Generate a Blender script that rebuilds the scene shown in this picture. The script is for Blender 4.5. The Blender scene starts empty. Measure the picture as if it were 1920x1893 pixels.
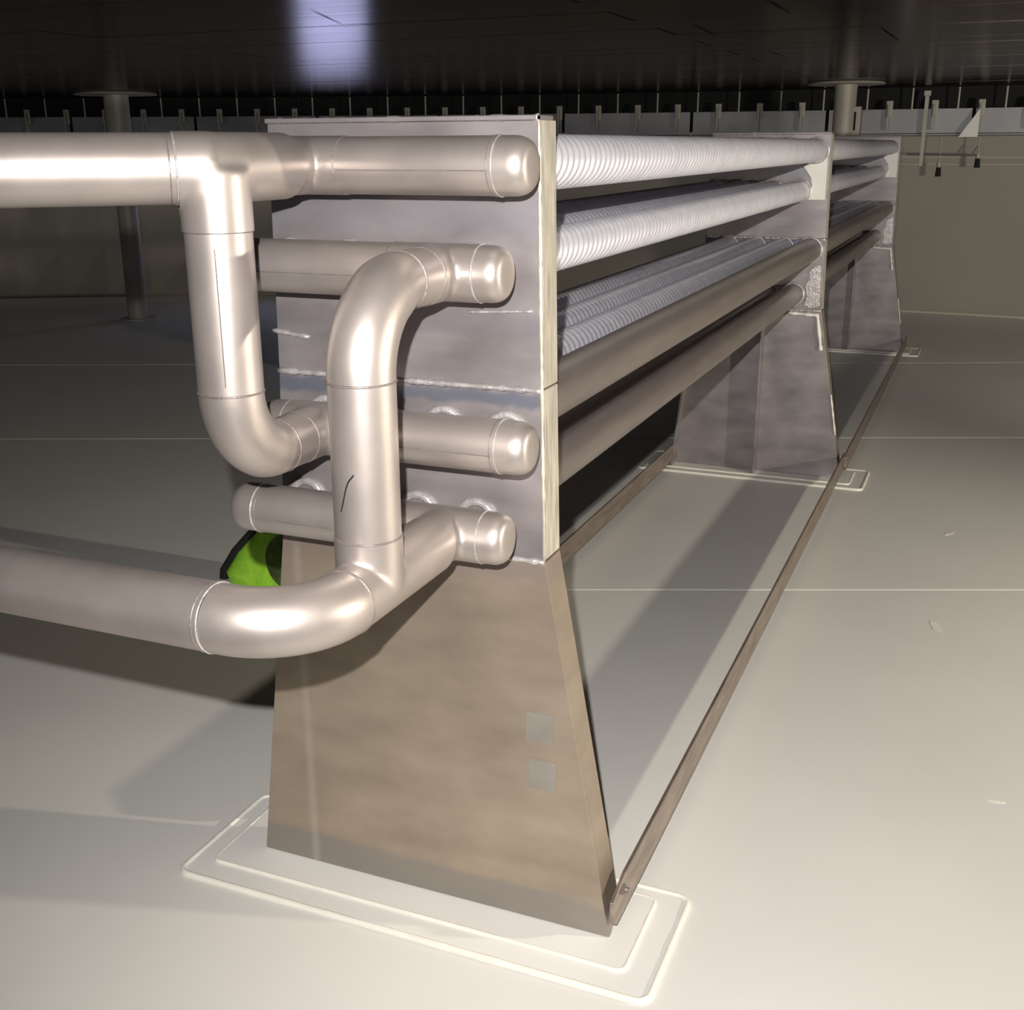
import bpy, bmesh, math, random
from mathutils import Vector, Matrix
PI = math.pi
random.seed(7)
S = bpy.context.scene
C = S.collection

# ------------------------------------------------------------------ camera
F_PX, YAW, PITCH, ROLL = 2125.4, 0.3954, 0.3076, -0.0047
CAM = Vector((0.5046, -1.344, 1.1217))
fw = Vector((-math.sin(YAW)*math.cos(PITCH), math.cos(YAW)*math.cos(PITCH), -math.sin(PITCH)))
rt = Vector((math.cos(YAW), math.sin(YAW), 0)); up = rt.cross(fw)
r2 = rt*math.cos(ROLL)+up*math.sin(ROLL); u2 = -rt*math.sin(ROLL)+up*math.cos(ROLL)
cd = bpy.data.cameras.new('camera'); cam = bpy.data.objects.new('camera', cd); C.objects.link(cam)
m = Matrix.Identity(4)
for i in range(3):
    m[i][0], m[i][1], m[i][2], m[i][3] = r2[i], u2[i], -fw[i], CAM[i]
cam.matrix_world = m
cd.sensor_fit = 'HORIZONTAL'; cd.sensor_width = 36; cd.lens = 36*F_PX/1920; cd.clip_start = .02
S.camera = cam

# ------------------------------------------------------------------ world, exposure
w = bpy.data.worlds.new('world'); S.world = w; w.use_nodes = True
w.node_tree.nodes['Background'].inputs[0].default_value = (.80, .80, .92, 1)
w.node_tree.nodes['Background'].inputs[1].default_value = .17
S.view_settings.view_transform = 'Standard'; S.view_settings.look = 'None'
S.view_settings.gamma = 1; S.view_settings.use_curve_mapping = False
S.view_settings.exposure = 0.65

# ------------------------------------------------------------------ lights
def spot(name, loc, target, power, col, size, angle, blend=.6):
    l = bpy.data.lights.new(name, 'SPOT'); l.energy = power; l.color = col
    l.shadow_soft_size = size; l.spot_size = angle; l.spot_blend = blend
    o = bpy.data.objects.new(name, l); C.objects.link(o); o.location = loc
    o.rotation_euler = (Vector(target)-Vector(loc)).to_track_quat('-Z', 'Y').to_euler(); return o
# the photographer's torch, held just above and left of the lens
spot('torch', (.465, -1.36, 1.245), (-.02, .9, .50), 112, (1, .96, .925), .009, math.radians(115), 1.0)
# warm work light standing on the right of the bundle
spot('work_light', (3.1, .9, .95), (-.2, 1.2, .0), 190, (1, .90, .74), .05, math.radians(110), .9)
# added fill spot out of view on the right, brightens the shell
spot('shell_fill', (2.6, 1.5, .95), (1.2, 7.0, .7), 200, (1, .94, .82), .15, math.radians(70), 1.0)

# ------------------------------------------------------------------ materials
def new_mat(name):
    mt = bpy.data.materials.new(name); mt.use_nodes = True
    return mt, mt.node_tree, mt.node_tree.nodes['Principled BSDF']
def mat(name, col, metal=0, rough=.5, var=.12, scale=8, bump=.0, stretch=(1, 1, 1), col2=None, detail=6, rvar=.0):
    mt, nt, b = new_mat(name)
    tc = nt.nodes.new('ShaderNodeTexCoord'); mp = nt.nodes.new('ShaderNodeMapping'); mp.inputs['Scale'].default_value = stretch
    nt.links.new(tc.outputs['Object'], mp.inputs[0])
    n = nt.nodes.new('ShaderNodeTexNoise'); n.inputs['Scale'].default_value = scale; n.inputs['Detail'].default_value = detail
    nt.links.new(mp.outputs[0], n.inputs['Vector'])
    cr = nt.nodes.new('ShaderNodeValToRGB'); cr.color_ramp.elements[0].position = .3; cr.color_ramp.elements[1].position = .7
    c2 = col2 or tuple(max(0, c*(1-var*2)) for c in col)
    cr.color_ramp.elements[0].color = (*c2, 1); cr.color_ramp.elements[1].color = (*col, 1)
    nt.links.new(n.outputs['Fac'], cr.inputs[0]); nt.links.new(cr.outputs[0], b.inputs['Base Color'])
    b.inputs['Metallic'].default_value = metal; b.inputs['Roughness'].default_value = rough
    if rvar:
        mr = nt.nodes.new('ShaderNodeMapRange'); mr.inputs[3].default_value = rough-rvar; mr.inputs[4].default_value = rough+rvar
        nt.links.new(n.outputs['Fac'], mr.inputs[0]); nt.links.new(mr.outputs[0], b.inputs['Roughness'])
    if bump:
        bp = nt.nodes.new('ShaderNodeBump'); bp.inputs['Strength'].default_value = bump; bp.inputs['Distance'].default_value = .004
        n2 = nt.nodes.new('ShaderNodeTexNoise'); n2.inputs['Scale'].default_value = scale*3; n2.inputs['Detail'].default_value = 4
        nt.links.new(mp.outputs[0], n2.inputs['Vector'])
        nt.links.new(n2.outputs['Fac'], bp.inputs['Height']); nt.links.new(bp.outputs[0], b.inputs['Normal'])
    return mt
M = {}
M['pipe'] = mat('blasted_stainless', (.56, .50, .465), .72, .43, .08, 12, .04, rvar=.05)
M['plate'] = mat('mill_stainless_plate', (.40, .365, .37), .55, .42, .20, 7, .04, (1, 1, 2.2), rvar=.08)
M['plate_edge'] = mat('cut_plate_edge', (.80, .74, .62), .45, .45, .2, 30, .1, (3, 3, .5))
M['weld'] = mat('weld_bead', (.66, .63, .62), .45, .32, .2, 60, .3)
M['weld_dim'] = mat('dull_weld_bead', (.34, .30, .28), .5, .45, .2, 60, .3)
M['tube'] = mat('corrugated_tube', (.78, .78, .86), .35, .42, .08, 25, .03)
M['tube_smooth'] = mat('smooth_tube', (.36, .31, .29), .65, .40, .10, 10, .03, (4, .6, 4))
M['strap'] = mat('strap_steel', (.42, .34, .28), .7, .42, .2, 14, .08, (4, .6, 4))
M['floor'] = mat('floor_coating', (.80, .79, .75), 0, .42, .03, 2.2, .02, rvar=.05)
M['floor_pad'] = mat('pad_coating', (.84, .83, .79), 0, .40, .03, 5, .02)
M['pad_weld'] = mat('coated_fillet', (.92, .90, .80), 0, .35, .03, 30, .12)
M['wall'] = mat('shell_coating', (.56, .52, .43), 0, .6, .04, 1.2, .02)
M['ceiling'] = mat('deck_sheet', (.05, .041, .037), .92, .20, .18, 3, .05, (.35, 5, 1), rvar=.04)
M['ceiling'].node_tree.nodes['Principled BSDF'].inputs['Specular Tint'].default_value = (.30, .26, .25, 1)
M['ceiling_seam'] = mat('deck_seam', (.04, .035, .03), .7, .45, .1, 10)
M['scratch'] = mat('scraped_metal', (.75, .72, .72), .6, .4, .1, 10)
M['post'] = mat('post_coating', (.50, .47, .40), .1, .5, .06, 5)
M['rim'] = mat('rim_sheet', (.36, .36, .36), .6, .4, .15, 2.5, .05, rvar=.1)
M['residue'] = mat('tape_residue', (.40, .37, .33), .5, .45, .1, 20)
M['black'] = mat('black_seal', (.006, .006, .006), 0, .8, .1, 5)
M['white'] = mat('white_patch', (.92, .90, .84), 0, .5, .03, 12)
M['lime'] = mat('lime_fabric', (.50, .90, .06), 0, .7, .1, 50, .3, col2=(.30, .72, .04))
M['dark_lime'] = mat('dark_lining', (.03, .05, .01), 0, .8, .1, 30, .3, col2=(.09, .14, .02))
M['black_fabric'] = mat('black_fabric', (.012, .012, .012), 0, .85, .1, 30)
mt, nt, b = new_mat('daylight'); M['daylight'] = mt
b.inputs['Base Color'].default_value = (0, 0, 0, 1)
b.inputs['Emission Color'].default_value = (.55, .60, 1, 1); b.inputs['Emission Strength'].default_value = 3.6

# bead blasted plate lower section gets heat streak and dull band of its own
def plate_lower_mat():
    mt, nt, b = new_mat('mill_stainless_foot')
    tc = nt.nodes.new('ShaderNodeTexCoord'); sx = nt.nodes.new('ShaderNodeSeparateXYZ'); nt.links.new(tc.outputs['Object'], sx.inputs[0])
    n = nt.nodes.new('ShaderNodeTexNoise'); n.inputs['Scale'].default_value = 6; n.inputs['Detail'].default_value = 6
    mp = nt.nodes.new('ShaderNodeMapping'); mp.inputs['Scale'].default_value = (1, 1, 2.5)
    nt.links.new(tc.outputs['Object'], mp.inputs[0]); nt.links.new(mp.outputs[0], n.inputs['Vector'])
    cr = nt.nodes.new('ShaderNodeValToRGB'); cr.color_ramp.elements[0].position = .3; cr.color_ramp.elements[1].position = .7
    cr.color_ramp.elements[0].color = (.34, .275, .215, 1); cr.color_ramp.elements[1].color = (.47, .39, .305, 1)
    nt.links.new(n.outputs['Fac'], cr.inputs[0])
    # roller mark band just above the foot
    ma = nt.nodes.new('ShaderNodeMath'); ma.operation = 'MULTIPLY_ADD'; ma.inputs[1].default_value = .05
    nt.links.new(n.outputs['Fac'], ma.inputs[0]); nt.links.new(sx.outputs['Z'], ma.inputs[2])
    mr = nt.nodes.new('ShaderNodeMapRange'); mr.interpolation_type = 'SMOOTHSTEP'
    mr.inputs[1].default_value = .095; mr.inputs[2].default_value = .075; mr.inputs[3].default_value = 0; mr.inputs[4].default_value = .75
    nt.links.new(ma.outputs[0], mr.inputs[0])
    mx = nt.nodes.new('ShaderNodeMix'); mx.data_type = 'RGBA'; mx.inputs[7].default_value = (.30, .28, .26, 1)
    nt.links.new(mr.outputs[0], mx.inputs[0]); nt.links.new(cr.outputs[0], mx.inputs[6])
    # heat streak of the rib welded on behind
    m1 = nt.nodes.new('ShaderNodeMath'); m1.operation = 'ADD'; m1.inputs[1].default_value = .205
    nt.links.new(sx.outputs['X'], m1.inputs[0])
    m2 = nt.nodes.new('ShaderNodeMath'); m2.operation = 'ABSOLUTE'; nt.links.new(m1.outputs[0], m2.inputs[0])
    mr2 = nt.nodes.new('ShaderNodeMapRange'); mr2.interpolation_type = 'SMOOTHSTEP'
    mr2.inputs[1].default_value = .012; mr2.inputs[2].default_value = .0; mr2.inputs[3].default_value = 0; mr2.inputs[4].default_value = .35
    nt.links.new(m2.outputs[0], mr2.inputs[0])
    mx2 = nt.nodes.new('ShaderNodeMix'); mx2.data_type = 'RGBA'; mx2.inputs[7].default_value = (.62, .56, .5, 1)
    nt.links.new(mr2.outputs[0], mx2.inputs[0]); nt.links.new(mx.outputs[2], mx2.inputs[6])
    nt.links.new(mx2.outputs[2], b.inputs['Base Color'])
    b.inputs['Metallic'].default_value = .6; b.inputs['Roughness'].default_value = .42
    return mt
M['foot'] = plate_lower_mat()
def tint(mt, zc, half, col, amt):      # blued heat mark along a weld
    nt = mt.node_tree; b = nt.nodes['Principled BSDF']; src = b.inputs['Base Color'].links[0].from_socket
    tc = nt.nodes.new('ShaderNodeTexCoord'); sx = nt.nodes.new('ShaderNodeSeparateXYZ'); nt.links.new(tc.outputs['Object'], sx.inputs[0])
    n = nt.nodes.new('ShaderNodeTexNoise'); n.inputs['Scale'].default_value = 22; n.inputs['Detail'].default_value = 3; nt.links.new(tc.outputs['Object'], n.inputs['Vector'])
    a = nt.nodes.new('ShaderNodeMath'); a.operation = 'MULTIPLY_ADD'; a.inputs[1].default_value = half*1.6; nt.links.new(n.outputs['Fac'], a.inputs[0])
    nt.links.new(sx.outputs['Z'], a.inputs[2])
    s_ = nt.nodes.new('ShaderNodeMath'); s_.operation = 'SUBTRACT'; s_.inputs[1].default_value = zc+half*.8; nt.links.new(a.outputs[0], s_.inputs[0])
    ab = nt.nodes.new('ShaderNodeMath'); ab.operation = 'ABSOLUTE'; nt.links.new(s_.outputs[0], ab.inputs[0])
    mr = nt.nodes.new('ShaderNodeMapRange'); mr.interpolation_type = 'SMOOTHSTEP'
    mr.inputs[1].default_value = half; mr.inputs[2].default_value = half*.3; mr.inputs[3].default_value = 0; mr.inputs[4].default_value = amt
    nt.links.new(ab.outputs[0], mr.inputs[0])
    mx = nt.nodes.new('ShaderNodeMix'); mx.data_type = 'RGBA'; mx.inputs[7].default_value = (*col, 1)
    nt.links.new(mr.outputs[0], mx.inputs[0]); nt.links.new(src, mx.inputs[6]); nt.links.new(mx.outputs[2], b.inputs['Base Color'])
tint(M['plate'], .803, .014, (.16, .18, .24), .8)
tint(M['plate'], .90, .02, (.26, .22, .26), .45)
tint(M['plate'], 1.035, .03, (.30, .30, .36), .45)
tint(M['foot'], .565, .02, (.34, .27, .27), .5)

# ------------------------------------------------------------------ helpers
def link_mesh(name, bm, material, parent=None, loc=(0, 0, 0), smooth=False, angle=40):
    me = bpy.data.meshes.new(name)
    bmesh.ops.recalc_face_normals(bm, faces=bm.faces)
    bm.to_mesh(me); bm.free()
    me.materials.append(M[material])
    if smooth:
        me.shade_smooth()
        if angle < 180: me.set_sharp_from_angle(angle=math.radians(angle))
    o = bpy.data.objects.new(name, me); C.objects.link(o); o.location = loc
    if parent: o.parent = parent
    return o
def dup(o, parent, loc):
    c = o.copy(); C.objects.link(c); c.parent = parent; c.location = loc
    return c
def tag(o, label=None, cat=None, group=None, kind=None):
    if label: o['label'] = label
    if cat: o['category'] = cat
    if group: o['group'] = group
    if kind: o['kind'] = kind
    return o
def empty(name, loc=(0, 0, 0)):
    o = bpy.data.objects.new(name, None); C.objects.link(o); o.location = loc; o.empty_display_size = .1; return o
def box(bm, x0, x1, y0, y1, z0, z1, bev=0):
    vs = [bm.verts.new((x, y, z)) for x in (x0, x1) for y in (y0, y1) for z in (z0, z1)]
    fs = [(0, 1, 3, 2), (4, 6, 7, 5), (0, 4, 5, 1), (2, 3, 7, 6), (0, 2, 6, 4), (1, 5, 7, 3)]
    F = [bm.faces.new([vs[i] for i in f]) for f in fs]
    if bev:
        es = list({e for f in F for e in f.edges})
        bmesh.ops.bevel(bm, geom=es, offset=bev, segments=2, affect='EDGES', profile=.5)
    return bm
def prism(bm, pts, y0, y1):     # polygon in XZ extruded along Y
    a = [bm.verts.new((x, y0, z)) for x, z in pts]; b_ = [bm.verts.new((x, y1, z)) for x, z in pts]
    bm.faces.new(a); bm.faces.new(b_[::-1]); n = len(pts)
    for i in range(n): bm.faces.new([a[i], b_[i], b_[(i+1) % n], a[(i+1) % n]])
    return bm
def slab(bm, pts, z0, z1):      # polygon in XY extruded along Z
    a = [bm.verts.new((x, y, z0)) for x, y in pts]; b_ = [bm.verts.new((x, y, z1)) for x, y in pts]
    bm.faces.new(a); bm.faces.new(b_[::-1]); n = len(pts)
    for i in range(n): bm.faces.new([a[i], b_[i], b_[(i+1) % n], a[(i+1) % n]])
    return bm
def sweep(bm, path, r, seg=32, cap=True, closed=False, rj=0, squash=1):
    P = [Vector(p) for p in path]; n = len(P); rings = []
    prev = None
    for i in range(n):
        if closed: t = (P[(i+1) % n]-P[i-1]).normalized()
        else: t = (P[min(i+1, n-1)]-P[max(i-1, 0)]).normalized()
        if prev is None:
            ref = Vector((0, 0, 1)) if abs(t.z) < .9 else Vector((1, 0, 0))
            nrm = (ref-t*ref.dot(t)).normalized()
        else: nrm = (prev-t*prev.dot(t)).normalized()
        prev = nrm; bn = t.cross(nrm)
        rr = (r[i] if isinstance(r, (list, tuple)) else r)*(1+random.uniform(-rj, rj))
        rings.append([bm.verts.new(P[i]+nrm*rr*math.cos(a)*squash+bn*rr*math.sin(a)) for a in [2*PI*k/seg for k in range(seg)]])
    for i in range(n if closed else n-1):
        A, B = rings[i], rings[(i+1) % n]
        for k in range(seg): bm.faces.new([A[k], A[(k+1) % seg], B[(k+1) % seg], B[k]])
    if cap and not closed:
        bm.faces.new(rings[0][::-1]); bm.faces.new(rings[-1])
    return bm
def arc(c, a, b_, r, n=20):     # from c+a*r turning to c+b*r (unit vectors a, b perpendicular)
    c, a, b_ = Vector(c), Vector(a), Vector(b_)
    return [c+(a*math.cos(t)+b_*math.sin(t))*r for t in [PI/2*i/n for i in range(n+1)]]
def ring(name, c, axis, R, r, material, parent, seg=40, sq=1):   # weld ring
    ax = Vector(axis).normalized(); ref = Vector((0, 0, 1)) if abs(ax.z) < .9 else Vector((1, 0, 0))
    u = ax.cross(ref).normalized(); v = ax.cross(u)
    bm = bmesh.new(); sweep(bm, [Vector(c)+(u*math.cos(t)+v*math.sin(t))*R for t in [2*PI*k/seg for k in range(seg)]], r, 8, closed=True, rj=.12)
    return link_mesh(name, bm, material, parent, smooth=True, angle=180)
def bead(name, path, r, material, parent, step=.006, jit=.35, mode=None):
    P = [Vector(p) for p in path]; pts = []
    for a, b_ in zip(P[:-1], P[1:]):
        n = max(2, int((b_-a).length/step)); pts += [a.lerp(b_, i/n) for i in range(n)]
    pts.append(P[-1])
    bm = bmesh.new(); sweep(bm, pts, r, 6, rj=jit)
    return link_mesh(name, bm, material, parent, smooth=True, angle=180)
def fitting(name, paths, clips, material, parent, r, vox=.0032, iters=9):
    """forged pipe fitting: union of swept runs, voxel remeshed, blended, then cut square at its ends"""
    bm = bmesh.new()
    for p in paths: sweep(bm, p[0], p[1] if len(p) > 1 else r, 40)
    me = bpy.data.meshes.new('tmp'); bmesh.ops.recalc_face_normals(bm, faces=bm.faces); bm.to_mesh(me); bm.free()
    o = bpy.data.objects.new('tmp', me); C.objects.link(o)
    md = o.modifiers.new('r', 'REMESH'); md.mode = 'VOXEL'; md.voxel_size = vox
    sm = o.modifiers.new('s', 'SMOOTH'); sm.factor = .5; sm.iterations = iters
    dg = bpy.context.evaluated_depsgraph_get(); dg.update()
    ev = o.evaluated_get(dg); bm = bmesh.new(); bm.from_mesh(ev.to_mesh()); ev.to_mesh_clear()
    bpy.data.objects.remove(o); bpy.data.meshes.remove(me)
    for co, no in clips:
        bmesh.ops.bisect_plane(bm, geom=bm.verts[:]+bm.edges[:]+bm.faces[:], plane_co=co, plane_no=no, clear_outer=True)
    return link_mesh(name, bm, material, parent, smooth=True, angle=180)

# ------------------------------------------------------------------ setting: floor, shell, roof deck
TC = Vector((-.51, -4.95, 0)); RW = 12.0
ZC = 1.452
def pol(R, th, z=0): return Vector((TC.x+R*math.sin(th), TC.y+R*math.cos(th), z))   # th = 0 looks along +Y

bm = bmesh.new(); slab(bm, [tuple(pol(RW+.1, t)[:2]) for t in [2*PI*k/64 for k in range(64)]], -.05, -.0045)
floor = tag(link_mesh('floor', bm, 'floor'), kind='structure')
ang = math.atan2(.373, .928)
dx, dy = Vector((math.cos(ang), math.sin(ang), 0)), Vector((-math.sin(ang), math.cos(ang), 0))
rows = [-9.2, -7.0, -4.8, -2.9, -1.15, 1.357, 2.98, 4.6, 6.25]
ci = 0
for i in range(len(rows)-1):
    v0, v1 = rows[i], rows[i+1]
    off = [-1.3, 1.9, -2.6, .7, -1.5, -.9, -1.6, -.2][i]
    for k in range(-3, 4):
        u0, u1 = off+k*7.-3.5, off+k*7.+3.5
        # keep plates inside the shell
        cs = []
        for (u, v) in ((u0, v0), (u1, v0), (u1, v1), (u0, v1)):
            p = dx*u+dy*v; cs.append(p)
        g = .0025
        poly = [dx*(u0+g)+dy*(v0+g), dx*(u1-g)+dy*(v0+g), dx*(u1-g)+dy*(v1-g), dx*(u0+g)+dy*(v1-g)]
        # clip against the circle by subdividing and pulling in
        pts = []
        for a, b_ in zip(poly, poly[1:]+poly[:1]):
            for s in range(8):
                q = a.lerp(b_, s/8); d = q-TC
                if d.length > RW-.02: q = TC+d.normalized()*(RW-.02)
                pts.append((q.x, q.y))
        if all((Vector((x, y, 0))-TC).length > RW-.05 for x, y in pts): continue
        bm = bmesh.new(); slab(bm, pts, -.0045, 0.0)
        link_mesh('floor_plate', bm, 'floor', floor)
for v in rows[4:-1]:
    a, b_ = dx*-8+dy*v, dx*2.5+dy*v
    bm = bmesh.new(); sweep(bm, [a.lerp(b_, i/60)+Vector((0, 0, -.0005)) for i in range(61)], .0036, 6, rj=.15, squash=.6)
    tag(link_mesh('weld_seam', bm, 'floor_pad', floor, smooth=True), 'thin pale weld seam between floor plates')

# shell wall (arc), with the opening of the manway in it
TH0, TH1 = math.radians(-75), math.radians(70)
MW = math.atan2(-4.25-TC.x, 6.62-TC.y)      # bearing of the manway
mwh = .36/RW
ths = [TH0+(TH1-TH0)*k/90 for k in range(91)]
ths = sorted([t for t in ths if abs(t-MW) > mwh*1.15]+[MW-mwh, MW+mwh])
zs = [-.05, .38, 1.10, 1.5, 2.0]
bm = bmesh.new()
grid = [[bm.verts.new(pol(RW, t, z)) for z in zs] for t in ths]
for i in range(len(ths)-1):
    for j in range(len(zs)-1):
        if abs(ths[i]-(MW-mwh)) < 1e-9 and j == 1: continue
        bm.faces.new([grid[i][j], grid[i+1][j], grid[i+1][j+1], grid[i][j+1]])
bmesh.ops.solidify(bm, geom=bm.faces[:], thickness=-.01)
wall = tag(link_mesh('wall_back', bm, 'wall', smooth=True, angle=30), kind='structure')
for z in (1.03, .985):
    bm = bmesh.new(); sweep(bm, [pol(RW-.004, math.radians(-75+145*k/120), z) for k in range(121)], .006, 6, squash=1)
    tag(link_mesh('weld_seam', bm, 'wall', wall, smooth=True))
# curved angle between floor and shell
bm = bmesh.new(); sweep(bm, [pol(RW-.01, math.radians(-75+145*k/120), .006) for k in range(121)], .012, 6)
tag(link_mesh('baseboard_back', bm, 'wall', smooth=True), kind='structure')

# manway: reinforcing frame with round hole, neck, and the daylight outside
mc = pol(RW-.012, MW, .74)
er = Vector((math.sin(MW), math.cos(MW), 0)); et = Vector((math.cos(MW), -math.sin(MW), 0))
def loc3(a, z, d): return mc+et*a+Vector((0, 0, z))+er*d
win = empty('window_1', mc); tag(win, kind='structure')
bm = bmesh.new(); N = 48
def sq(t):
    c, s = math.cos(t), math.sin(t); k = .40/max(abs(c), abs(s)); return (c*k, s*k)
L = []
for d in (0, .012):
    L.append([[bm.verts.new(loc3(.30*math.cos(2*PI*k/N), .30*math.sin(2*PI*k/N), d)-mc) for k in range(N)],
              [bm.verts.new(loc3(*sq(2*PI*k/N), d)-mc) for k in range(N)]])
for k in range(N):
    q = (k+1) % N
    bm.faces.new([L[0][0][k], L[0][0][q], L[0][1][q], L[0][1][k]]); bm.faces.new([L[1][0][k], L[1][1][k], L[1][1][q], L[1][0][q]])
    bm.faces.new([L[0][0][k], L[1][0][k], L[1][0][q], L[0][0][q]]); bm.faces.new([L[0][1][k], L[0][1][q], L[1][1][q], L[1][1][k]])
link_mesh('manway_frame', bm, 'wall', win)
bm = bmesh.new()
A = [[bm.verts.new(loc3(R*math.cos(2*PI*k/N), R*math.sin(2*PI*k/N), d)-mc) for k in range(N)] for R, d in ((.30, .0), (.30, .30), (.312, .30), (.312, .0))]
for a in range(4):
    for k in range(N): bm.faces.new([A[a][k], A[a][(k+1) % N], A[(a+1) % 4][(k+1) % N], A[(a+1) % 4][k]])
link_mesh('manway_neck', bm, 'wall', win, smooth=True)
bm = bmesh.new(); bm.faces.new([bm.verts.new(loc3(.298*math.cos(2*PI*k/N), .298*math.sin(2*PI*k/N), .28)-mc) for k in range(N)])
link_mesh('open_daylight', bm, 'daylight', win)

# roof deck underside: sheets side by side with recessed joints
bm = bmesh.new(); slab(bm, [tuple(pol(11.75, t)[:2]) for t in [2*PI*k/64 for k in range(64)]], ZC+.006, ZC+.05)
ceil = tag(link_mesh('ceiling', bm, 'ceiling_seam'), kind='structure')
RC = 11.42
y = -3.2; k = 0
while y < 6.5:
    y1 = y+.235
    yy = max(abs(y-TC.y), abs(y1-TC.y))
    hx = math.sqrt(max(0, RC*RC-yy*yy))
    xs = [x for x in [-9+.0+(k % 2)*1.7+3.4*i for i in range(-1, 6)]]
    for a, b_ in zip(xs[:-1], xs[1:]):
        a, b_ = max(a, TC.x-hx), min(b_, TC.x+hx)
        if b_-a < .2 or a > 4.5: continue
        bm = bmesh.new(); z = ZC+random.uniform(-.0005, .0005)
        box(bm, a+.003, b_-.003, y+.002, y1-.002, z, z+.005)
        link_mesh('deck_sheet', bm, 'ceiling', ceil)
    y = y1; k += 1

# scrape marks on the deck sheets
for (xa, ya), (xb, yb) in (((-1.171, 1.353), (-1.286, 1.698)), ((-1.286, 1.698), (-1.191, 1.76)), ((-1.398, 1.765), (-1.191, 1.775)), ((-.067, 1.60), (-.066, 1.965)),
                           ((-.371, 2.131), (-.395, 2.509)), ((.117, 2.448), (.128, 2.976)), ((-.357, 3.221), (-.349, 3.522)), ((-1.592, 2.759), (-1.632, 2.984))):
    bm = bmesh.new(); a, b_ = Vector((xa, ya, ZC-.0012)), Vector((xb, yb, ZC-.0012)); n_ = (b_-a).cross(Vector((0, 0, 1))).normalized()*.0022
    vs = [bm.verts.new(p) for p in (a-n_*.3, a.lerp(b_, .4)-n_, b_-n_*.4, b_+n_*.4, a.lerp(b_, .5)+n_, a+n_*.3)]
    f = bm.faces.new(vs); bmesh.ops.solidify(bm, geom=[f], thickness=.0006)
    link_mesh('scrape_mark', bm, 'scratch', ceil)

# ------------------------------------------------------------------ rim plate with hangers at the shell
RR = 11.58
rim = empty('trim_1', pol(RR, 0, 1.25)); tag(rim, kind='structure')
ro = rim.location
segs = [math.radians(a) for a in [-62+4.4*i for i in range(22)]]
for a, b_ in zip(segs[:-1], segs[1:]):
    bm = bmesh.new(); n = 8
    P = [[bm.verts.new(pol(R, a+(b_-a)*(.012+.976*k/n), z)-ro) for R, z in ((RR, 1.168), (RR-.03, 1.168), (RR-.03, 1.174), (RR+.0, 1.18), (RR, 1.325), (RR+.006, 1.325), (RR+.006, 1.162))] for k in range(n+1)]
    for k in range(n):
        for j in range(7): bm.faces.new([P[k][j], P[k+1][j], P[k+1][(j+1) % 7], P[k][(j+1) % 7]])
    bm.faces.new(P[0]); bm.faces.new(P[-1][::-1])
    link_mesh('rim_sheet', bm, 'rim', rim, smooth=True)
bm = bmesh.new(); n = 80
P = [[bm.verts.new(pol(R, math.radians(-65+110*k/n), z)-ro) for R, z in ((RR+.10, 1.20), (RR+.10, 1.60), (RR+.12, 1.60), (RR+.12, 1.20))] for k in range(n+1)]
for k in range(n):
    for j in range(4): bm.faces.new([P[k][j], P[k+1][j], P[k+1][(j+1) % 4], P[k][(j+1) % 4]])
tag(link_mesh('seal_curtain', bm, 'black', rim), 'black seal above the rim sheets')
# hangers, alternately slim rods and folded brackets
bmr = bmesh.new(); sweep(bmr, [(0, 0, 0), (0, 0, .13)], .006, 8)
rod = link_mesh('hanger_rod', bmr, 'post', rim)
bmb = bmesh.new(); box(bmb, -.02, .02, -.012, 0, -.02, .075, .002); box(bmb, -.004, .004, -.05, 0, -.10, .05)
brk = link_mesh('hanger_bracket', bmb, 'post', rim)
first = {'r': True, 'b': True}
for k in range(70):
    th = math.radians(-37+k*.62*1.09)
    if th > math.radians(10): break
    if k % 2 == 0:
        o = rod if first['r'] else dup(rod, rim, (0, 0, 0)); first['r'] = False
        o.location = pol(RR-.06, th, 1.318)-ro
    else:
        o = brk if first['b'] else dup(brk, rim, (0, 0, 0)); first['b'] = False
        o.location = pol(RR-.035, th, 1.30)-ro
    o.rotation_euler = (0, 0, -th)
# deep triangular bracket that stands out white
bm = bmesh.new(); prism(bm, [(-.11, -.01), (.0, -.01), (.0, .16)], -.006, .006)
bk = tag(link_mesh('gusset_bracket', bm, 'white', rim), 'bright triangular bracket')
bk.location = Vector((.335, 6.52, 1.165))-ro

# ------------------------------------------------------------------ seal linkages under the rim, right
def linkage(x, y, z, label, drop):
    t = empty('seal_hanger', (x, y, z-.12)); tag(t, label, 'hanger')
    b0 = t.location
    def L3(name, path, r, mt_, seg=10): 
        bm = bmesh.new(); sweep(bm, [Vector(p) for p in path], r, seg); return link_mesh(name, bm, mt_, t, smooth=True)
    L3('hanging_rod', [(0, 0, .12+drop), (0, 0, .04)], .005, 'post')
    L3('coupling', [(0, 0, .045), (0, 0, .075)], .015, 'post', 12)
    L3('weight', [(0, 0, -.012), (0, 0, .045)], [.019, .014], 'black_fabric', 12)
    return t
linkage(.345, 6.80, 1.10, 'right one of the two small hangers with a dark weight below the rim plate', .08)
linkage(.115, 6.80, 1.045, 'left one of the two small hangers with a dark weight below the rim plate', .14)
bm = bmesh.new(); sweep(bm, [(-.09, 6.80, 1.052), (.33, 6.80, 1.045)], .006, 8); sweep(bm, [(.30, 6.80, 1.035), (.34, 6.80, 1.10)], .006, 8)
tag(link_mesh('link_bar', bm, 'rim'), 'thin grey bar joining the two small hangers under the rim plate', 'bar')
pst = empty('rim_support', (.018, 6.55, .98)); tag(pst, 'slim grey vertical strut crossing the rim plate between the two bright bays', 'strut')
bm = bmesh.new(); box(bm, -.012, .012, -.01, .01, 0, .42, .002); link_mesh('strut_bar', bm, 'post', pst)
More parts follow.
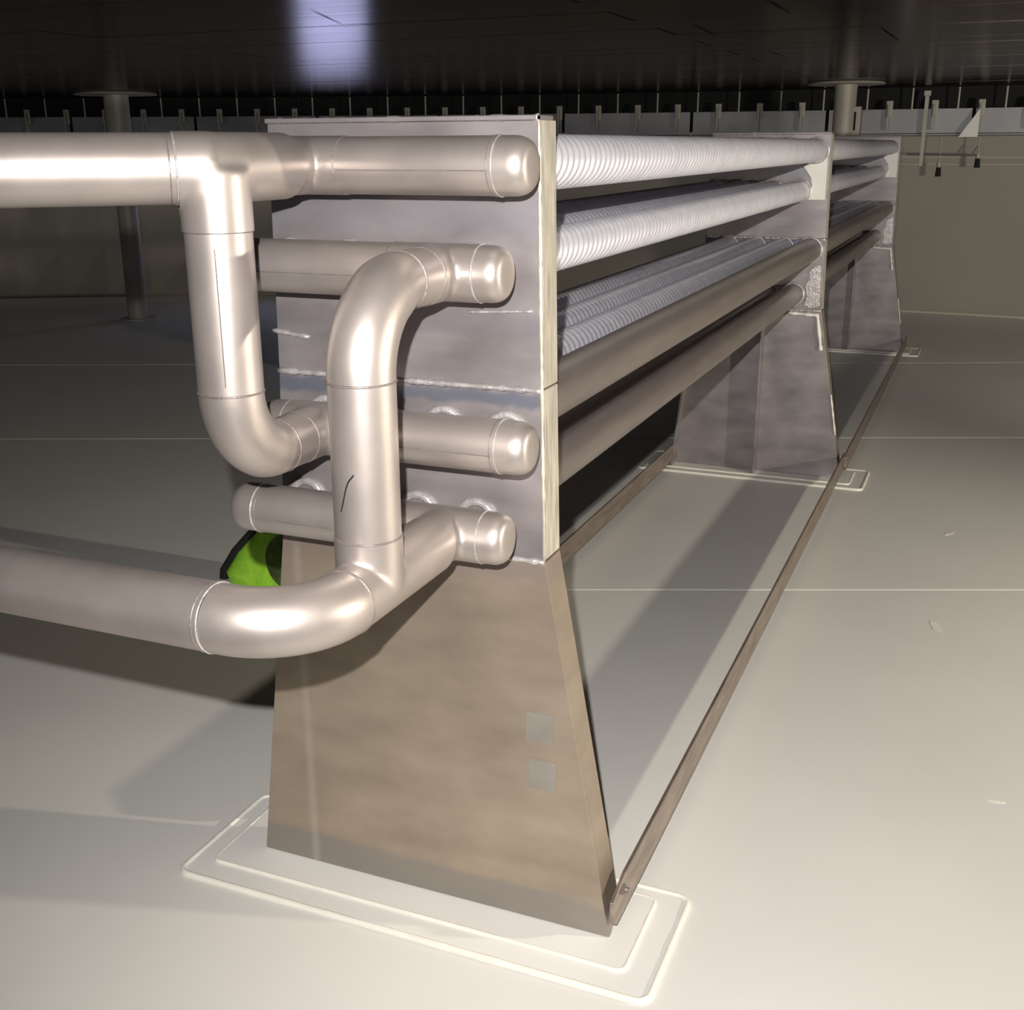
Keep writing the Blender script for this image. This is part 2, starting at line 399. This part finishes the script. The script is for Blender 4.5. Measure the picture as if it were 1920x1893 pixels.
bm = bmesh.new(); box(bm, -.020, .020, -.014, .01, .42, .45, .002); link_mesh('top_plate', bm, 'post', pst)

# ------------------------------------------------------------------ roof legs
def roof_leg(x, y, r, R, label, slot=False):
    t = empty('roof_leg', (x, y, 0)); tag(t, label, 'post', 'legs that carry the roof deck')
    bm = bmesh.new(); sweep(bm, [(0, 0, .012), (0, 0, 1.0)], r*.86, 32); link_mesh('leg_pipe', bm, 'post', t, smooth=True)
    bm = bmesh.new(); sweep(bm, [(0, 0, .98), (0, 0, ZC-.012)], r, 32); link_mesh('sleeve', bm, 'post', t, smooth=True)
    bm = bmesh.new(); sweep(bm, [(0, 0, ZC-.014), (0, 0, ZC-.002)], [R, R*.97], 48); link_mesh('top_disc', bm, 'post', t, smooth=True)
    bm = bmesh.new(); sweep(bm, [(0, 0, 0.0005), (0, 0, .012)], r*1.5, 32); link_mesh('foot_plate', bm, 'post', t, smooth=True)
    if slot:
        bm = bmesh.new(); box(bm, r*.75, r*1.5, -.03, .03, 1.16, 1.32, .003); link_mesh('lug', bm, 'post', t)
        bm = bmesh.new(); box(bm, r*.95, r*1.12, -.034, -.028, 1.19, 1.29); link_mesh('slot', bm, 'black', t)
    return t
roof_leg(-.372, 5.72, .062, .215, 'grey roof leg with round top disc rising behind the farthest support plate', True)
roof_leg(-4.83, 4.84, .078, .26, 'dim roof leg standing free in the dark left background')

# ------------------------------------------------------------------ the heater
heater = empty('tube_heater', (0, 0, 0))
tag(heater, 'long stainless steel tube heater on trapezoid support plates with header and riser pipes', 'heater')
PY = [0.0, 2.6, 5.33]
XR = [(1.15, -.019), (.82, -.014), (.585, -.009), (0, .097)]
XL = [(1.15, -.407), (.82, -.414), (.585, -.425), (0, -.504)]
def xr(z):
    for (a, xa), (b_, xb) in zip(XR[:-1], XR[1:]):
        if z >= b_: return xa+(xb-xa)*(a-z)/(a-b_)
def xl(z):
    for (a, xa), (b_, xb) in zip(XL[:-1], XL[1:]):
        if z >= b_: return xa+(xb-xa)*(a-z)/(a-b_)
Z0 = .0085       # top of the pads
FL = .058        # flange depth
for pi, py in enumerate(PY):
    pl = empty('support_plate', (-.2, py, 0)); pl.parent = heater
    if pi == 0: pl['label'] = 'nearest support plate'
    elif pi == 1: pl['label'] = 'middle support plate'
    else: pl['label'] = 'farthest support plate'
    def lp(x): return x+.2
    for nm, za, zb, mm in (('upper_panel', 1.15, .82, 'plate'), ('middle_panel', .817, .585, 'plate'), ('lower_panel', .582, Z0, 'foot')):
        bm = bmesh.new(); prism(bm, [(lp(xl(zb)), zb), (lp(xr(zb)), zb), (lp(xr(za)), za), (lp(xl(za)), za)], 0, .008)
        bmesh.ops.bevel(bm, geom=bm.edges[:], offset=.0008, segments=1, affect='EDGES')
        o = link_mesh(nm, bm, 'plate' if pi else mm, pl)
    # side flanges, folded back
    for side, fx in ((1, xr), (-1, xl)):
        for za, zb, mm in ((1.15, .82, 'plate_edge'), (.817, .585, 'plate_edge'), (.582, Z0, 'foot')):
            t = .007
            bm = bmesh.new()
            x1, x2 = lp(fx(zb)), lp(fx(za))
            yf = .0082
            ch = .028 if zb == Z0 and side > 0 else 0
            vs = []
            prof = [(0, 0)]
            A_ = [bm.verts.new((x2-(t if side > 0 else 0), yf, za)), bm.verts.new((x2+(0 if side > 0 else t), yf, za)),
                  bm.verts.new((x2+(0 if side > 0 else t), FL, za)), bm.verts.new((x2-(t if side > 0 else 0), FL, za))]
            zl = zb+ch
            xm = x1+(x2-x1)*(zl-zb)/(za-zb)
            B_ = [bm.verts.new((x1-(t if side > 0 else 0), yf, zb)), bm.verts.new((x1+(0 if side > 0 else t), yf, zb)),
                  bm.verts.new((xm+(0 if side > 0 else t), FL, zl)), bm.verts.new((xm-(t if side > 0 else 0), FL, zl))]
            bm.faces.new(A_); bm.faces.new(B_[::-1])
            for k in range(4): bm.faces.new([A_[k], B_[k], B_[(k+1) % 4], A_[(k+1) % 4]])
            link_mesh('side_flange', bm, mm, pl)
    bm = bmesh.new(); box(bm, lp(xl(1.15)), lp(xr(1.15)), -.006, .05, 1.15, 1.156, .001); link_mesh('top_flange', bm, 'plate', pl)
    # welds along the joints
    for z, mm in ((.818, 'weld'), (.583, 'weld')):
        bead('weld_bead', [(lp(xl(z)), -.001, z), (lp(xr(z)), -.001, z)], .0042, mm, pl)
    bead('weld_bead', [(lp(xl(1.15)), 0, 1.153), (lp(xr(1.15)), 0, 1.153)], .0035, 'weld' if pi == 0 else 'white', pl, .01, .5)
    if pi == 0:
        for x0, x1, z0, z1 in ((-.036, .004, .308, .354), (-.032, .010, .232, .280)):
            bm = bmesh.new(); box(bm, lp(x0), lp(x1), -.0006, 0, z0, z1, .0002); tag(link_mesh('residue', bm, 'residue', pl), 'faint grey rectangle left on the plate')
        bead('weld_bead', [(lp(-.42), -.0005, .875), (lp(-.36), -.0005, .868)], .003, 'weld', pl)
        bead('weld_bead', [(lp(xr(.92))-.012, -.0005, .92), (lp(xr(.92))-.10, -.0005, .915)], .002, 'weld', pl)
        bead('weld_bead', [(lp(xr(z)), .0, z) for z in (1.15, .82, .585)], .0025, 'plate_edge', pl, .01, .3)
        bm = bmesh.new(); box(bm, lp(-.2)-.003, lp(-.2)+.003, .008, .06, Z0, .58); link_mesh('rib', bm, 'plate', pl)
    else:
        # stiffening ribs on the front of the farther plates
        bm = bmesh.new(); box(bm, lp(-.195)-.003, lp(-.195)+.003, -.055, 0, Z0, .575, .001); link_mesh('rib', bm, 'plate', pl)
        bm = bmesh.new(); a0, a1 = lp(-.495), lp(-.435)
        v = [bm.verts.new(c) for c in ((a0, -.055, Z0), (a0+.006, -.055, Z0), (a0+.006, 0, Z0), (a0, 0, Z0), (a1, -.055, .56), (a1+.006, -.055, .56), (a1+.006, 0, .56), (a1, 0, .56))]
        for f in ((0, 1, 2, 3), (4, 7, 6, 5), (0, 4, 5, 1), (1, 5, 6, 2), (2, 6, 7, 3), (3, 7, 4, 0)): bm.faces.new([v[i] for i in f])
        link_mesh('rib', bm, 'plate', pl)
        # bright reflection beside the second row of tubes, painted as a white patch
        bm = bmesh.new()
        prism(bm, [(lp(-.10), 1.050), (lp(-.078), 1.062), (lp(-.03), 1.072), (lp(-.026), 1.085), (lp(-.024), .945), (lp(-.085), .945), (lp(-.074), .968), (lp(-.068), .99), (lp(-.074), 1.015), (lp(-.088), 1.035)], -.004, 0)
        tag(link_mesh('patch', bm, 'white', pl), 'white patch painted for the bright reflection beside the second tube row')
        bm = bmesh.new()
        bead('weld_bead', [(lp(-.115), -.003, .572), (lp(-.02), -.003, .568), (lp(-.012), -.003, .52), (lp(.0), -.003, .45)], .006, 'white', pl, .01, .45)
        bm = bmesh.new(); prism(bm, [(lp(-.020), .735), (lp(-.016), .60), (lp(-.045), .592), (lp(-.066), .60), (lp(-.058), .63), (lp(-.066), .665), (lp(-.052), .69), (lp(-.058), .71), (lp(-.04), .73)], -.004, 0)
        tag(link_mesh('patch', bm, 'weld', pl), 'bright irregular patch beside the lowest tube')  # pale irregular patch on the plate front
        bead('weld_bead', [(lp(.045), -.002, .30), (lp(.07), -.002, .16)], .003, 'white', pl, .01, .4)
    # strap bolt
    for sx, fx in ((1, .1035), (-1, -.4885)):
        bm = bmesh.new(); x0 = lp(fx); sweep(bm, [(x0, .03, .075), (x0+sx*.006, .03, .075)], .0085, 6); sweep(bm, [(x0, .03, .075), (x0+sx*.012, .03, .075)], .0045, 12)
        tag(link_mesh('bolt', bm, 'weld_dim', pl), 'dark bolt through the tie strap end')

# tie straps along the feet
for y0, y1 in ((-.012, PY[1]+.05), (PY[1]+.02, PY[2]+.05)):
    for sx, x in ((1, .0985), (-1, -.484)):
        bm = bmesh.new()
        zt = lambda y: .093 if sx > 0 else .085
        if sx < 0: y0 = max(y0, .07)
        t = .006*sx
        prof = [(y0, .045), (y0+.02, .028), (y1, .030), (y1, .088), (y0+.06, .092), (y0, .078)]
        a = [bm.verts.new((x, yy, zz)) for yy, zz in prof]; c = [bm.verts.new((x+t, yy, zz)) for yy, zz in prof]
        bm.faces.new(a); bm.faces.new(c[::-1])
        for k in range(len(a)): bm.faces.new([a[k], c[k], c[(k+1) % len(a)], a[(k+1) % len(a)]])
        if y0 > 1:
            for vv in bm.verts: vv.co.x += .0065*sx
        bmesh.ops.bevel(bm, geom=bm.edges[:], offset=.001, segments=1, affect='EDGES')
        link_mesh('tie_strap', bm, 'strap', heater)

# heating tubes
def tube_mesh(r, L, amp, pitch, starts, seg=28):
    bm = bmesh.new()
    n = int(L/pitch*8) if amp else 2
    rings = []
    for i in range(n+1):
        yy = L*i/n
        row = []
        for k in range(seg):
            th = 2*PI*k/seg
            if amp:
                s = .5+.5*math.sin(2*PI*yy/pitch+starts*th)
                rr = r-amp*(1-s)**1.6
            else: rr = r
            row.append(bm.verts.new((rr*math.cos(th), yy, rr*math.sin(th))))
        rings.append(row)
    for i in range(n):
        for k in range(seg): bm.faces.new([rings[i][k], rings[i][(k+1) % seg], rings[i+1][(k+1) % seg], rings[i+1][k]])
    bm.faces.new(rings[0]); bm.faces.new(rings[-1][::-1])
    return bm
LT = 5.36
HZ = {1: 1.098, 2: .972, 3: .757, 4: .632}
TZ = {1: 1.099, 2: .972, 3: .783, 4: .635}
col13 = [-.063, -.155, -.247, -.339]; col24 = [-.108, -.198, -.288, -.378]
protos = {}
for row, r, cols in ((1, .0365, col13), (2, .0335, col24), (3, .038, col13), (4, .034, col24)):
    for j, x in enumerate(cols):
        smooth_t = (row == 4) or (row == 3 and j == 0)
        key = (r, smooth_t)
        if key not in protos:
            bm = tube_mesh(r, LT, 0 if smooth_t else .0036, .023, -4)
            protos[key] = link_mesh('heating_tube', bm, 'tube_smooth' if smooth_t else 'tube', heater, smooth=True, angle=60)
            o = protos[key]; o.location = (x, .004, TZ[row])
        else: o = dup(protos[key], heater, (x, .004, TZ[row]))
        # weld collars where the tube meets the plates
        ring('weld_collar', (0, -.006, HZ[row]-TZ[row]), (0, 1, 0), .0262, .0058, 'weld', o, 28)
        ring('weld_collar', (0, PY[1]-.006, 0), (0, 1, 0), r+.003, .0035, 'weld', o, 28)

# headers
YH = -.063; RH = .0345
def header(row, xa, xb, xt, zs_):
    z = zs_
    h = empty('header_pipe', (xt, YH, z)); h.parent = heater
    off = Vector((xt, YH, z))
    ta, tb = -.062, .060          # tee fitting extents
    def run(x0, x1):
        bm = bmesh.new(); sweep(bm, [(x0, 0, 0), (x1, 0, 0)], RH, 40); link_mesh('pipe_run', bm, 'pipe', h, smooth=True)
        bm = bmesh.new(); zz = RH*math.sin(math.radians(-8)); yy = -RH*math.cos(math.radians(-8))
        sweep(bm, [(x0+.004, yy, zz), (x1-.004, yy, zz)], .0007, 6); tag(link_mesh('seam', bm, 'weld_dim', h), 'lengthwise pipe seam')
    def cap(x0, x1):
        s = 1 if x1 > x0 else -1; d = abs(x1-x0)
        P, R = [], []
        for q in range(9):
            t = PI/2*q/8; P.append((x0+s*(d*.45+d*.55*math.sin(t)), 0, 0)); R.append(max(.001, RH*(.52+.48*math.cos(t)**.8) if q < 8 else RH*.45))
        P = [(x0, 0, 0)]+P; R = [RH*1.01]+R
        bm = bmesh.new(); sweep(bm, P, R, 40); link_mesh('end_cap', bm, 'pipe', h, smooth=True, angle=50)
        ring('weld_ring', (x0, 0, 0), (1, 0, 0), RH+.0002, .0013, 'weld', h)
        ring('weld_ring', (x0-s*.006, 0, 0), (1, 0, 0), RH, .0008, 'weld_dim', h)
    ra, rb = xa-xt, xb-xt
    capw = .040
    if rb-capw > tb+.01: run(tb, rb-capw); cap(rb-capw, rb)
    else: tb = rb-.034; cap(tb, rb)
    if ra+capw < ta-.01: run(ra+capw, ta); cap(ra+capw, ra)
    else: ta = ra+capw; cap(ta, ra)
    yb = -.057
    fitting('tee_fitting', [([(ta-.02, 0, 0), (tb+.02, 0, 0)], RH+.0012), ([(0, 0, 0), (0, yb-.02, 0)], RH+.0012)],
            [((tb, 0, 0), (1, 0, 0)), ((ta, 0, 0), (-1, 0, 0)), ((0, yb, 0), (0, -1, 0))], 'pipe', h, RH)
    ring('weld_ring', (tb, 0, 0), (1, 0, 0), RH, .0012, 'weld_dim', h); ring('weld_ring', (ta, 0, 0), (1, 0, 0), RH, .0012, 'weld_dim', h)
    ring('weld_ring', (0, yb, 0), (0, 1, 0), RH, .0012, 'weld_dim', h)
    # stubs of the tubes behind the header
    return YH+yb
XTL, XTR = -.311, -.124
header(1, -.395, -.001, XTL, HZ[1]); header(2, -.452, -.034, XTR, HZ[2])
header(3, -.395, -.001, XTL, HZ[3]); header(4, -.452, -.034, XTR, HZ[4])
YS = YH-.057
RP = .0385
# left riser: corner tee at the top, straight, elbow into header 3
yL = -.252; zt1 = HZ[1]; zb1 = HZ[3]
rl = empty('left_riser', (XTL, yL, zb1)); rl.parent = heater; rl['label'] = 'left riser pipe joining top and third header'
def add_pipe(name, path, r, parent, off, rings=(), material='pipe', label=None):
    off = Vector(off); bm = bmesh.new(); sweep(bm, [Vector(p)-off for p in path], r, 44, cap=True)
    o = link_mesh(name, bm, material, parent, smooth=True, angle=50)
    if label: o['label'] = label
    return o
ol = (XTL, yL, zb1)
RB = .088
zmid_t, zmid_b = 1.030, zb1+RB
add_pipe('straight_pipe', [(XTL, yL, zmid_b), (XTL, yL, zmid_t)], RP, rl, ol)
el = [(XTL, yL, zmid_b)]+arc((XTL, yL+RB, zmid_b), (0, -1, 0), (0, 0, -1), RB)[1:]
add_pipe('elbow', el, [RP]*(len(el)-6)+[RP-(RP-RH)*k/5 for k in range(6)], rl, ol)
if YS > yL+RB: add_pipe('short_pipe', [(XTL, yL+RB, zb1), (XTL, YS, zb1)], RH, rl, ol)
for c, ax in (((0, 0, zmid_b-zb1), (0, 0, 1)), ((0, 0, zmid_t-zb1), (0, 0, 1)), ((0, RB, 0), (0, 1, 0))):
    ring('weld_ring', c, ax, (RP if c[2] > .01 else RH)+.0002, .0013, 'weld_dim', rl)
# seam up the riser front
bm = bmesh.new(); a = math.radians(-62); sweep(bm, [(RP*math.cos(a), RP*math.sin(a), .10), (RP*math.cos(a), RP*math.sin(a), .255)], .0007, 6); link_mesh('seam', bm, 'weld_dim', rl)

# top feed with corner tee
feed = empty('upper_feed_pipe', (XTL, yL, zt1)); feed.parent = heater; feed['label'] = 'upper feed pipe running out to the left'
rb_ = .045
FD = Vector((-.74, -.673, 0))       # the feed comes in at an angle
path = [FD*.10, FD*.05, FD*.03, FD*.012+Vector((0, .006, 0)), Vector((0, .026, 0)), Vector((0, .045, 0)), Vector((0, (YS-yL)+.02, 0))]
fitting('corner_tee', [(path, RP+.001), ([(0, 0, .0), (0, 0, -.09)], RP+.002), ([FD*.10, FD*.0], RP+.002)],
        [(FD*.041, FD), ((0, 0, zmid_t-zt1), (0, 0, -1)), ((0, YS-yL, 0), (0, 1, 0))], 'pipe', feed, RP, iters=26)
bm = bmesh.new(); sweep(bm, [FD*.041, FD*.262], RP, 44); link_mesh('straight_pipe', bm, 'pipe', feed, smooth=True)
bm = bmesh.new(); sweep(bm, [FD*.262, FD*.75], RP+.0006, 44); link_mesh('straight_pipe', bm, 'pipe', feed, smooth=True)
ring('weld_ring', FD*.042, FD, RP+.0002, .0014, 'weld', feed); ring('weld_ring', FD*.049, FD, RP, .0008, 'weld_dim', feed)
ring('weld_ring', FD*.262, FD, RP+.0004, .0016, 'weld', feed)

# right riser: elbow into header 2 at the top, tee at the bottom
yR = -.268; zt2 = HZ[2]; zb2 = HZ[4]
rr_ = empty('right_riser', (XTR, yR, zb2)); rr_.parent = heater; rr_['label'] = 'right riser pipe joining second and bottom header'
orr = (XTR, yR, zb2); RB2 = .098
ztr = zt2-RB2; zbr = zb2+.062
add_pipe('straight_pipe', [(XTR, yR, zbr), (XTR, yR, ztr)], RP, rr_, orr)
el = [(XTR, yR, ztr)]+arc((XTR, yR+RB2, ztr), (0, -1, 0), (0, 0, 1), RB2)[1:]
add_pipe('elbow', el, [RP]*(len(el)-6)+[RP-(RP-RH)*k/5 for k in range(6)], rr_, orr)
add_pipe('short_pipe', [(XTR, yR+RB2, zt2), (XTR, YS, zt2)], RH, rr_, orr)
for c, ax, R in (((0, 0, ztr-zb2), (0, 0, 1), RP), ((0, 0, zbr-zb2), (0, 0, 1), RP), ((0, RB2, zt2-zb2), (0, 1, 0), RH)):
    ring('weld_ring', c, ax, R+.0002, .0013, 'weld_dim', rr_)
bm = bmesh.new(); a = math.radians(-100)
sweep(bm, [(RP*1.002*math.cos(a+.25*t), RP*1.002*math.sin(a+.25*t), .117+.022*t+.004*math.sin(3*t)) for t in [k/8*2-.6 for k in range(9)]], .0009, 6)
tag(link_mesh('scratch', bm, 'black', rr_), 'dark curved scratch')

# lower feed: tee under the riser, elbow, long pipe to the left
lf = empty('lower_feed_pipe', (XTR, yR, zb2)); lf.parent = heater; lf['label'] = 'lower feed pipe with wide elbow running out to the left'
zo = -.0
fitting('tee_fitting', [([(0, YS-yR+.02, 0), (0, -.085, 0)], RP), ([(0, 0, 0), (0, 0, .085)], RP+.0012)],
        [((0, YS-yR, 0), (0, 1, 0)), ((0, -.060, 0), (0, -1, 0)), ((0, 0, .062), (0, 0, 1))], 'pipe', lf, RP)
RB3 = .098
c3 = (-RB3, -.060, 0)
el = arc(c3, (1, 0, 0), (0, -1, 0), RB3, 24)
# the elbow hangs a little lower at its free end
el = [Vector((p.x, p.y, +.006*(k/24)**1.5)) for k, p in enumerate(el)]
bm = bmesh.new(); sweep(bm, el, RP, 44); link_mesh('elbow', bm, 'pipe', lf, smooth=True, angle=50)
xe = -RB3; ye = -.060-RB3
bm = bmesh.new(); sweep(bm, [(xe, ye, .006), (xe-1.6, ye, .006)], RP, 44); link_mesh('straight_pipe', bm, 'pipe', lf, smooth=True)
ring('weld_ring', (xe, ye, .006), (1, 0, 0), RP+.0002, .0013, 'weld', lf); ring('weld_ring', (xe-.007, ye, .006), (1, 0, 0), RP, .0009, 'weld_dim', lf)
ring('weld_ring', (0, -.060, 0), (0, 1, 0), RP, .0013, 'weld_dim', lf)

# ------------------------------------------------------------------ doubler pads on the floor
for i, (py, lab) in enumerate(zip(PY, ('nearest stepped base pad with bright welded edges under the front support plate',
                                       'base pad under the middle support plate', 'farthest base pad under the last support plate'))):
    t = empty('base_pad', (-.21, py+.02, 0)); tag(t, lab, 'pad', 'base pads under the support plates')
    def rr_rect(x0, x1, y0, y1, r, n=5):
        P = []
        for cx, cy, a0 in ((x1-r, y1-r, 0), (x0+r, y1-r, 90), (x0+r, y0+r, 180), (x1-r, y0+r, 270)):
            for k in range(n+1):
                a = math.radians(a0+90*k/n); P.append((cx+r*math.cos(a), cy+r*math.sin(a)))
        return P
    o1 = rr_rect(-.392, .392, -.122, .122, .018); o2 = rr_rect(-.356, .345, -.078, .096, .012)
    bm = bmesh.new(); slab(bm, o1, .0005, .004); link_mesh('lower_plate', bm, 'floor_pad', t)
    bm = bmesh.new(); slab(bm, o2, .004, .0078); link_mesh('upper_plate', bm, 'floor_pad', t)
    for P, z, r, nm in ((o1, .002, .0050, 'outer_weld'), (o2, .0055, .0032, 'inner_weld')):
        bm = bmesh.new(); Q = []
        for a, b_ in zip(P, P[1:]+P[:1]):
            a, b_ = Vector((*a, z)), Vector((*b_, z)); n = max(1, int((b_-a).length/.02)); Q += [a.lerp(b_, k/n) for k in range(n)]
        sweep(bm, Q, r, 8, closed=True, rj=.08); tag(link_mesh(nm, bm, 'pad_weld', t, smooth=True, angle=180), 'pale weld bead round the pad')

# small drips of coating and scuffs on the floor
for x, y, l, a in ((.477, 2.141, .05, 1.1), (.478, 1.393, .075, 1.9), (-.17, -.33, .03, 1.2), (.62, .62, .03, .2)):
    bm = bmesh.new(); c_, s_ = math.cos(a), math.sin(a)
    P = [(x+c_*l*u-s_*l*.28*v, y+s_*l*u+c_*l*.28*v) for u, v in ((-.5, 0), (-.2, .5), (.3, .4), (.5, .1), (.4, -.4), (-.1, -.5))]
    slab(bm, P, 0, .0008); tag(link_mesh('scuff', bm, 'pad_weld', floor), 'small pale scuff')

# ------------------------------------------------------------------ lime green bag behind the near plate
bag = empty('tool_bag', (-1.165, 1.04, 0)); tag(bag, 'lime green and black bag on the floor behind the left pipes', 'bag')
bm = bmesh.new()
rings = []
for z, sx, sy, ox in ((0.001, .125, .07, 0), (.03, .13, .075, 0), (.10, .115, .066, .02), (.17, .092, .05, .045), (.245, .075, .036, .056), (.265, .055, .025, .062)):
    rings.append([bm.verts.new((ox+sx*math.copysign(abs(math.cos(a))**.6, math.cos(a)), sy*math.copysign(abs(math.sin(a))**.7, math.sin(a)), z)) for a in [2*PI*k/28 for k in range(28)]])
for A_, B_ in zip(rings[:-1], rings[1:]):
    for k in range(28): bm.faces.new([A_[k], A_[(k+1) % 28], B_[(k+1) % 28], B_[k]])
bm.faces.new(rings[0][::-1]); bm.faces.new(rings[-1])
link_mesh('body', bm, 'lime', bag, smooth=True)
bm = bmesh.new(); sweep(bm, [(-.137, -.03, .002), (-.134, -.03, .03), (-.099, -.03, .10), (-.052, -.025, .17), (-.022, -.02, .245), (.0, -.02, .268)], .011, 10)
tag(link_mesh('binding', bm, 'black_fabric', bag, smooth=True), 'black edge binding')
bm = bmesh.new()
v0 = []
for k in range(32):
    a = 2*PI*k/32; v0.append((.062+.050*math.cos(a), .085*math.sin(a)+.115))
prism(bm, v0, -.090, -.06)
tag(link_mesh('pocket', bm, 'dark_lime', bag), 'dark round pocket')
for ch in bag.children: ch.data.transform(Matrix.Diagonal((1.2, .9, .86, 1)))
